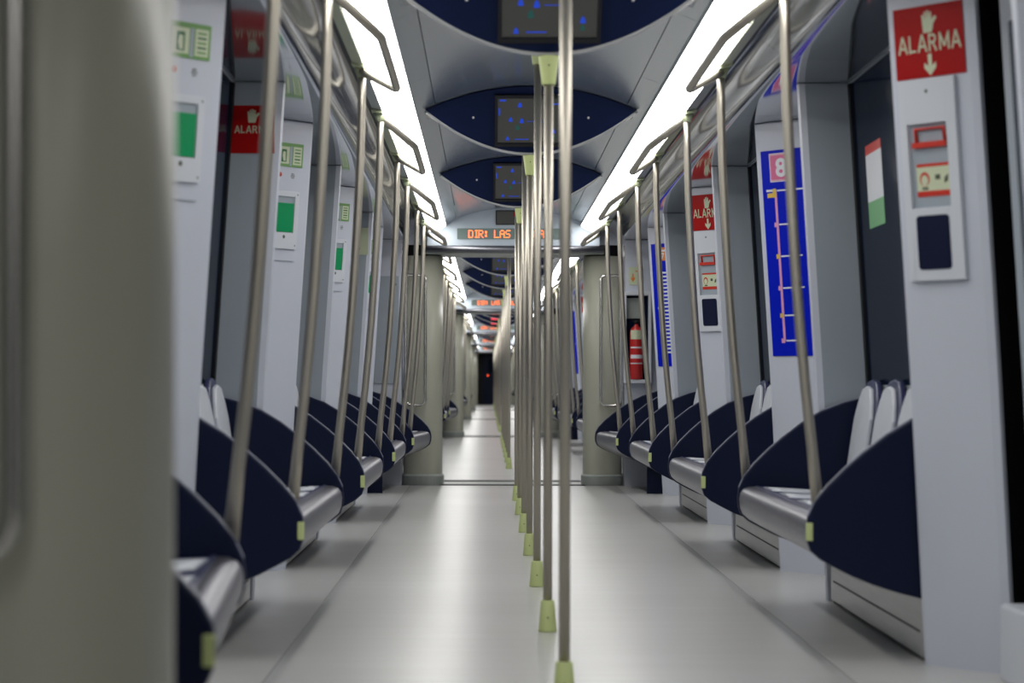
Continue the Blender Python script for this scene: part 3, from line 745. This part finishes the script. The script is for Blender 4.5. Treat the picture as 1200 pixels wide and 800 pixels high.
def gangway(yc, i, front=True):
    """columns, beam and threshold at a joint between two cars"""
    which = ['nearest gangway', 'second gangway', 'third gangway', 'fourth gangway', 'fifth gangway', 'farthest gangway'][i]
    for s in (-1, 1):
        if s == 1 and i == 0: pass
        b = MB()
        b.loft([column_ring(s, yc, 0.166, 0.20, 0.762, z) for z in (0.085, 1.0, 1.93)], 0, True, True)
        b.add(column_ring(s, yc, 0.166, 0.20, 0.762, 1.93), [tuple(range(36))])
        c = struct(b, 'pillar', M['column'], f'rounded grey-green gangway column on the {SIDE[s]} of the {which}', 'column')
        b = MB(); 
        b.loft([column_ring(s, yc, 0.181, 0.215, 0.762, 0.0), column_ring(s, yc, 0.181, 0.215, 0.762, 0.075), column_ring(s, yc, 0.168, 0.202, 0.762, 0.09)], 0, False, True)
        b.add(column_ring(s, yc, 0.168, 0.202, 0.762, 0.09), [tuple(range(36))])
        b.build('skirting', M['column_base'], c)
        b = MB(); b.loft([column_ring(s, yc, 0.15, 0.185, 0.762, 1.93), column_ring(s, yc, 0.15, 0.185, 0.762, 2.04)], 0, True, True); b.build('top_collar', M['black'], c)
        # grab rail loop
        yr = yc - 0.262
        pth = smooth_path([(s * 0.82, yr, 1.76), (s * 0.736, yr, 1.76), (s * 0.736, yr, 0.67), (s * 0.90, yr, 0.67), (s * 0.90, yr, 1.76), (s * 0.86, yr, 1.76), (s * 0.82, yr, 1.76)], 0.06)[:-1]
        r = empty('grab_rail', (s * 0.86, yr, 0.67), f'looped steel grab rail on the {SIDE[s]} column of the {which}', 'grab rail', 'grab rail loops on the gangway columns')
        b = MB(); b.tube(pth, 0.0130, 10, 0, False, True); b.build('rail', M['steel_rail'], r)
        for z in (0.95, 1.5):
            b = MB(); b.tube([(s * 0.736, yr, z), (s * 0.748, yc - 0.192, z)], 0.008, 8); b.build('bracket', M['steel'], r)
    if front:
        y = yc - 0.35
        # header wall above the opening, with the steel beam
        b = MB()
        xs = [-0.70 + 1.4 * k / 20 for k in range(21)]
        tp = lambda x: 2.34 if abs(x) < 0.56 else 2.20
        b.slab([(-0.72, y, 2.006), (0.72, y, 2.006), (0.72, y, 2.20), (0.56, y, 2.20), (0.56, y, 2.34), (-0.56, y, 2.34), (-0.56, y, 2.20), (-0.72, y, 2.20)], (0, 0.70, 0))
        struct(b, 'wall_header', M['header'], f'pale blue-white header panel above the {which}', 'header panel')
        b = MB()
        b.tube([(-0.76, y + 0.015, 1.978), (0.76, y + 0.015, 1.978)], 0.030, 14, 0)
        b.box(-0.76, 0.76, y + 0.03, y + 0.66, 1.94, 2.004, 1)
        struct(b, 'trim_1', [M['steel_bright'], M['column_base']], f'steel cross beam over the {which}', 'beam')
        for s in (-1, 1):
            b = MB(); yw = yc - 0.34
            zz = [0, 0.6, 1.2, 1.8, 2.055]
            X0 = 0.935; ring = [(s * X0, z) for z in zz] + [(s * (nose(z) + 0.33), z) for z in zz[::-1]]
            b.slab([(x, yw, z) for x, z in ring], (0, 0.03, 0))
            b.slab([(s * 0.72, yw + 0.12, 2.02), (s * 0.94, yw + 0.12, 2.02), (s * 0.94, yw + 0.12, 2.10), (s * 0.72, yw + 0.12, 2.20)], (0, 0.03, 0))
            b.box(*sorted((s * 0.935, s * 0.965)), yw + 0.03, yw + 0.40, 0, 2.03)
            struct(b, 'wall_end_' + SIDE[s], M['pillar'], f'grey end wall beside the {SIDE[s]} column of the {which}', 'end wall')
    # floor threshold
    b = MB(); b.box(-0.62, 0.62, yc - 0.30, yc + 0.30, -0.05, -0.004, 0)
    b.box(-0.60, 0.60, yc - 0.11, yc + 0.42, -0.05, 0.002, 1)
    b.box(-0.60, 0.60, yc - 0.29, yc - 0.115, -0.05, 0.006, 0); b.box(-0.60, 0.60, yc + 0.425, yc + 0.72, -0.05, 0.006, 0)
    struct(b, 'trim_2', [M['black'], M['column_base']], f'metal floor threshold of the {which}', 'threshold')

# ------------------------------------------------------------------ assemble the train
for ob in shell(-8.0, G0 - 0.30, 'car at the camera'): pass
b = MB(); b.box(-1.5, 1.5, -8.06, -8.0, -0.05, 2.45); struct(b, 'wall_back', M['wall'], 'grey end wall behind the camera', 'wall')
for s in (-1, 1): light(s, -7.8, 1.3, f'strip light along the {SIDE[s]} ceiling of the car at the camera')

PROTO = {}
def use(key, maker, i, label):
    """make once (car 0), copy for later cars"""
    if key not in PROTO:
        o = maker(); o.location.y += i * L; PROTO[key] = (o, i); return o
    o0, i0 = PROTO[key]; o = copy_tree(o0); o.location.y = o0.location.y + (i - i0) * L
    o['label'] = label; return o

for i in range(NCAR):
    dy = i * L; c = CAR[i]
    y0, y1 = G0 + dy + 0.30, G0 + dy + L - 0.30
    for kk, ob in enumerate([None]):
        if 'shell' not in PROTO: PROTO['shell'] = shell(y0, y1, c)
        else:
            for o0 in PROTO['shell']:
                o = copy_tree(o0); o.location.y = dy; o['label'] = o0['label'].replace(CAR[0], c)
    for s in (-1, 1):
        lb = f'bright strip light along the {SIDE[s]} ceiling of the {c}'
        use(('light', s), lambda: light(s, y0 + 0.1, y1 - 0.1, lb), i, lb)
    # centre poles and ceiling screens
    for k in range(7):
        y = 6.58 + 1.85 * k
        if k % 2 == 0:
            lb = f'{ORD[k]} centre pole of the {c}, running up to the vault'
            use(('pole', k), lambda: centre_pole(y, 2.318, lb), i, lb)
        else:
            lb = f'{ORD[k]} centre pole of the {c}, ending under a blue ceiling screen'
            use(('pole', k), lambda: centre_pole(y, 2.004, lb), i, lb)
            j = (k - 1) // 2
            lb = f'{ORD[j]} navy eye-shaped ceiling screen of the {c}, ' + ('dark grey picture with blue marks' if i < 2 else 'red and white picture')
            use(('lens', k, i >= 2), lambda: lens(y, 'map' if i < 2 else 'red', lb), i, lb)
    # benches with handrails
    for s in (-1, 1):
        for k, yb in enumerate(BEN):
            lb = f'four-seat navy bench, {ORD[k + (s < 0)]} along the {SIDE[s]} side of the {c}'
            use(('bench', s, k), lambda: bench(s, yb, yb + BLEN, 4, 0, 0, False, lb), i, lb)
            lb = f'steel handrail over the {ORD[k + (s < 0)]} bench on the {SIDE[s]} side of the {c}'
            use(('rail', s, k), lambda: handrail(s, yb + 0.017, yb + BLEN - 0.017, lb), i, lb)
        lb = f'short navy bench by the far gangway, {SIDE[s]} side of the {c}'
        use(('benchend', s), lambda: bench(s, 18.7, 20.1, 3, 0, 0.10, True, lb), i, lb)
        lb = f'steel handrail over the short {SIDE[s]} bench by the far gangway, {c}'
        use(('railend', s), lambda: handrail(s, 18.717, 20.16, lb, 1), i, lb)
        if s == -1:
            lb = f'short navy bench by the near gangway, left side of the {c}'
            use(('benchnear', s), lambda: bench(s, 4.16, 5.72, 3, 0.10, 0, True, lb), i, lb)
            lb = f'steel handrail over the short left bench by the near gangway, {c}'
            use(('railnear', s), lambda: handrail(s, 3.7, 5.703, lb, -1), i, lb)
    # pillars, windows, doors
    if i <= 2:
        for s in (-1, 1):
            for k, yb in enumerate(BEN + [18.7]):
                lb = f'off-white door pillar before the {ORD[k + (s < 0)]} bench, {SIDE[s]} side of the {c}'
                use(('pn', s, k), lambda: pillar(s, yb - 0.05, False, lb), i, lb)
            for k, yb in enumerate([5.72] + [q + BLEN for q in BEN]):
                lb = f'off-white door pillar after the {["short near", "first full", "second full", "third full"][k]} bench, {SIDE[s]} side of the {c}'
                use(('pf', s, k), lambda: pillar(s, yb + 0.05, True, lb), i, lb)
    bays = [(3.3, 5.72)] + [(q, q + BLEN) for q in BEN] + [(18.7, 20.2)]
    for s in (-1, 1):
        if i > 1: break
        for k, (a, e) in enumerate(bays):
            bay(s, a + dy, e + dy, ORD[k], c)
        for k in range(4):
            a = bays[k][1] + 0.50; e = bays[k + 1][0] - 0.50
            door(s, a + dy, e + dy, ORD[k], c)
    gangway(G0 + dy, i)
    lb = f'orange destination display on the header at the far end of the {c}'
    use('led', lambda: led_sign(G0 + L - 0.35, lb), i, lb)
    def hs():
        r = empty('header_screen', (0, G0 + L - 0.36, 2.18), lb2, 'screen', 'small dark screens above the destination displays')
        b = MB(); b.box(-0.148, 0.148, G0 + L - 0.362, G0 + L - 0.3505, 2.178, 2.30, 0); b.build('casing', M['bezel'], r)
        b = MB(); b.box(-0.14, 0.14, G0 + L - 0.3635, G0 + L - 0.3622, 2.185, 2.292, 0)
        b.add([(0.0, G0 + L - 0.364, 2.25), (0.10, G0 + L - 0.364, 2.25), (0.10, G0 + L - 0.364, 2.285), (0.0, G0 + L - 0.364, 2.285)], [(0, 1, 2, 3)], 1)
        b.build('screen', [M['screen'], M['red']], r); return r
    lb2 = f'small dark screen above the destination display of the {c}'
    use('hs', hs, i, lb2)
gangway(G0 + NCAR * L, 5)

# things on the pillars of the first two cars
for i in range(2):
    c = CAR[i]; dy = i * L
    for k, nm in ((0, 'first'), (2, 'third')):
        lb = f'red ALARMA sign above the {nm} right bench\'s alarm unit, {c}'
        use(('as', k), lambda: alarm_sign(1, BEN[k] - 0.05, lb), i, lb)
        lb = f'alarm unit with red handle before the {nm} full right bench, {c}'
        use(('au', k), lambda: alarm_unit(1, BEN[k] - 0.05, lb), i, lb)
    lb = f'blue line 8 route map on the pillar before the second right bench, {c}'
    use('map8', lambda: route_map(1, BEN[1] - 0.05, 'line', lb), i, lb)
    lb = f'blue station-list route map on the pillar before the short right bench, {c}'
    use('map7', lambda: route_map(1, 18.65, 'list', lb), i, lb)
    for k, yb in enumerate(BEN + [18.7]):
        lb = f'green-covered door release unit before the {ORD[k + 1]} left bench, {c}'
        use(('ru', k), lambda: release_unit(-1, yb - 0.05, lb), i, lb)

# red alarm sign on the bench side of the left pillar after the first full bench
def side_sign(s, yn, x0, x1, z0, z1, style, name, label, cat):
    b = MB(); y = yn - 0.0395
    b.slab([(s * x0, y, z0), (s * x1, y, z0), (s * (x1 - 0.0), y, z1), (s * x0, y, z1)], (0, -0.003, 0), 0)
    xa, xb = min(s * x0, s * x1), max(s * x0, s * x1)
    F = lambda x, z: (x, y - 0.0036, z)
    cx = (xa + xb) / 2; w = xb - xa; h = z1 - z0
    if style == 'alarm':
        put_block(b, 'ALARMA', F, xa + w * .10, xb - w * .08, z0 + h * .42, z0 + h * .58, 1)
        put_poly(b, [(cx + x * h * .28, z0 + h * .78 + y_ * h * .28) for x, y_ in HAND], F, 1)
        ms = [M['red'], M['glow']]
    else:
        put_poly(b, [(cx - w * .22 + x * w * .45, z0 + h * .25 + y_ * h * .28) for x, y_ in ARROW], F, 1)
        put_poly(b, [(xa + w * .12, z0 + h * .55), (xa + w * .30, z0 + h * .55), (xa + w * .30, z0 + h * .9), (xa + w * .12, z0 + h * .9)], F, 1)
        ms = [M['glow'], M['red_bright']]
    return tag(b.build(name, ms), label, cat)
side_sign(-1, BEN[0] + BLEN + 0.05, 1.060, 1.235, 1.775, 1.965, 'alarm', 'alarm_sign', 'red ALARMA sign on the bench side of a left pillar, behind the first left pole', 'sign')
side_sign(-1, BEN[2] + BLEN + 0.05, 1.055, 1.16, 1.76, 1.95, 'arrow', 'safety_sign', 'pale green sign with red arrow beside the third full left bench', 'sign')

# notice on the window behind the first right bench
b = MB()
for z0, z1, m in ((1.74, 1.776, 1), (1.56, 1.74, 0), (1.46, 1.56, 2)):
    X = lambda z: nose(z) + 0.2035
    b.slab([(X(z0), 8.95, z0), (X(z1), 8.95, z1), (X(z1) + 0.001, 8.95, z1), (X(z0) + 0.001, 8.95, z0)], (0, 0.36, 0), m)
tag(b.build('window_notice', [M['white'], M['red_bright'], M['sticker_green']]), 'white notice with red top and green foot on the first right window', 'notice')

# fire extinguisher cabinet on the right end wall, yellow sign above it, service hatch on the left
ye = G0 + L - 0.34
class MBX(MB):
    def build(self, *a, **k):
        self.v = [(x - 0.11, y, z) for x, y, z in self.v]
        return MB.build(self, *a, **k)
r = empty('extinguisher_cabinet', (1.02, ye, 0.86), 'recessed cabinet in the right end wall holding a fire extinguisher', 'cabinet')
b = MBX()
for x0, x1, z0, z1 in ((1.03, 1.05, 0.86, 1.62), (1.235, 1.26, 0.86, 1.62), (1.05, 1.235, 0.86, 0.89), (1.05, 1.235, 1.59, 1.62)):
    b.box(x0, x1, ye - 0.10, ye - 0.001, z0, z1)
b.build('cabinet_frame', M['panel'], r, bevel=0.004)
b = MBX(); b.box(1.05, 1.235, ye - 0.006, ye - 0.001, 0.89, 1.59); b.build('back_panel', M['glass_dark'], r)
b = MBX(); b.box(1.055, 1.19, ye - 0.02, ye - 0.008, 1.40, 1.57); b.build('instruction_plate', M['column_base'], r, label='grey-green plate')
r = empty('fire_extinguisher', (1.025, ye - 0.062, 0.892), 'red fire extinguisher standing in the cabinet by the right gangway column', 'fire extinguisher')
b = MBX(); b.lathe([(0.050, 0), (0.055, 0.01), (0.055, 0.38), (0.047, 0.42), (0.018, 0.445), (0.016, 0.46)], (1.135, ye - 0.062, 0.892)); b.build('cylinder', M['ext_red'], r)
b = MBX(); 
pts = []
for j in range(9):
    a = math.radians(-150 + 15 * j); pts.append((1.135 + 0.0558 * math.cos(a), ye - 0.062 + 0.0558 * math.sin(a)))
for z0, z1, m, nm in ((1.225, 1.30, 'glow', 'pale_label'), (1.065, 1.095, 'white', 'white_print'), (1.02, 1.028, 'white', 'white_print'), (1.15, 1.162, 'white', 'white_print')):
    b = MBX(); b.loft([[(x, y, z0) for x, y in pts], [(x, y, z1) for x, y in pts]], 0, True)
    b.build(nm, M[m], r)
b = MBX(); b.lathe([(0.018, 0.46), (0.020, 0.465), (0.020, 0.485), (0.012, 0.49)], (1.135, ye - 0.062, 0.892)); b.box(1.10, 1.165, ye - 0.070, ye - 0.054, 1.376, 1.386)
b.build('valve', M['black'], r)
b = MBX(); b.tube(smooth_path([(1.155, ye - 0.06, 1.372), (1.20, ye - 0.06, 1.36), (1.207, ye - 0.06, 1.15), (1.203, ye - 0.06, 0.95)], 0.03), 0.007, 8); b.build('hose', M['black'], r)
b = MBX(); b.box(1.075, 1.19, ye - 0.006, ye - 0.001, 1.68, 1.83, 0)
F = lambda x, z: (x, ye - 0.0066, z)
put_poly(b, [(1.11 + x * 0.045, 1.74 + z * 0.07) for x, z in ARROW], F, 1)
put_poly(b, [(1.13, 1.79), (1.18, 1.79), (1.18, 1.80), (1.13, 1.80)], F, 1)
tag(b.build('extinguisher_sign', [M['glow'], M['orange']]), 'pale yellow sign with arrow above the extinguisher cabinet', 'sign')
r = empty('service_hatch', (-1.05, ye, 0.85), 'pale service hatch in the left end wall', 'hatch')
b = MB(); b.box(-1.165, -0.955, ye - 0.012, ye + 0.001, 0.85, 1.75); b.build('panel', M['wall'], r, bevel=0.004)
b = MB(); b.lathe([(0.008, 0), (0.008, 0.004)], (0, 0, 0), 10); b.v = [(-0.985 + x, ye - 0.012 - z, 1.68 + y) for x, y, z in b.v]; b.build('lock', M['dot'], r)

# low block beside the first right doorway
b = MB(); b.box(1.290, 1.45, 6.45, 7.08, 0, 0.225)
struct(b, 'trim_3', M['panel'], 'low white block at the foot of the first right doorway', 'door foot block', bevel=0.012)

# bulkhead at the far end of the train
yb = G0 + NCAR * L + 1.0
b = MB(); b.box(-1.5, 1.5, yb, yb + 0.1, -0.05, 2.4); struct(b, 'wall_far', M['black'], 'dark bulkhead at the far end of the train', 'wall')
b = MB(); b.box(-1.3, 1.3, yb - 1.3, yb, -0.05, 0.0); struct(b, 'floor', M['floor'], 'grey floor in front of the dark bulkhead', 'floor')
b = MB(); b.box(-0.42, 0.42, yb - 0.05, yb - 0.001, 0, 1.95); d = struct(b, 'door_2', M['navy'], 'dark navy cab door at the far end of the train', 'door', bevel=0.01)
b = MB(); b.box(-0.2, 0.2, yb - 0.055, yb - 0.051, 1.2, 1.7); b.build('door_glass', M['glass_dark'], d)
b = MB(); b.box(-0.24, -0.20, yb - 0.07, yb - 0.051, 1.08, 1.13)
b.build('indicator_lamp', M['lamp_red'], d, label='small red lamp')

# ------------------------------------------------------------------ world, camera, view
w = bpy.data.worlds.new('world'); bpy.context.scene.world = w; w.use_nodes = True
w.node_tree.nodes['Background'].inputs[0].default_value = (0.01, 0.011, 0.013, 1)
w.node_tree.nodes['Background'].inputs[1].default_value = 0.2

cam = bpy.data.cameras.new('camera'); co = bpy.data.objects.new('camera', cam); C.objects.link(co)
co.location = (CAMX, 0, CAMZ); co.rotation_euler = (PI / 2, math.radians(-0.12), 0)
cam.sensor_width = 36; cam.lens = 85; cam.clip_start = 0.05; cam.clip_end = 300
cam.shift_x = 28 / 1200; cam.shift_y = 47 / 1200
cam.dof.use_dof = True; cam.dof.focus_distance = 14.5; cam.dof.aperture_fstop = 4.0
sc = bpy.context.scene; sc.camera = co
sc.view_settings.view_transform = 'Standard'; sc.view_settings.look = 'None'
sc.view_settings.gamma = 1.0; sc.view_settings.exposure = 0.0; sc.view_settings.use_curve_mapping = False
sc.cycles.max_bounces = 10; sc.cycles.diffuse_bounces = 5; sc.cycles.glossy_bounces = 5
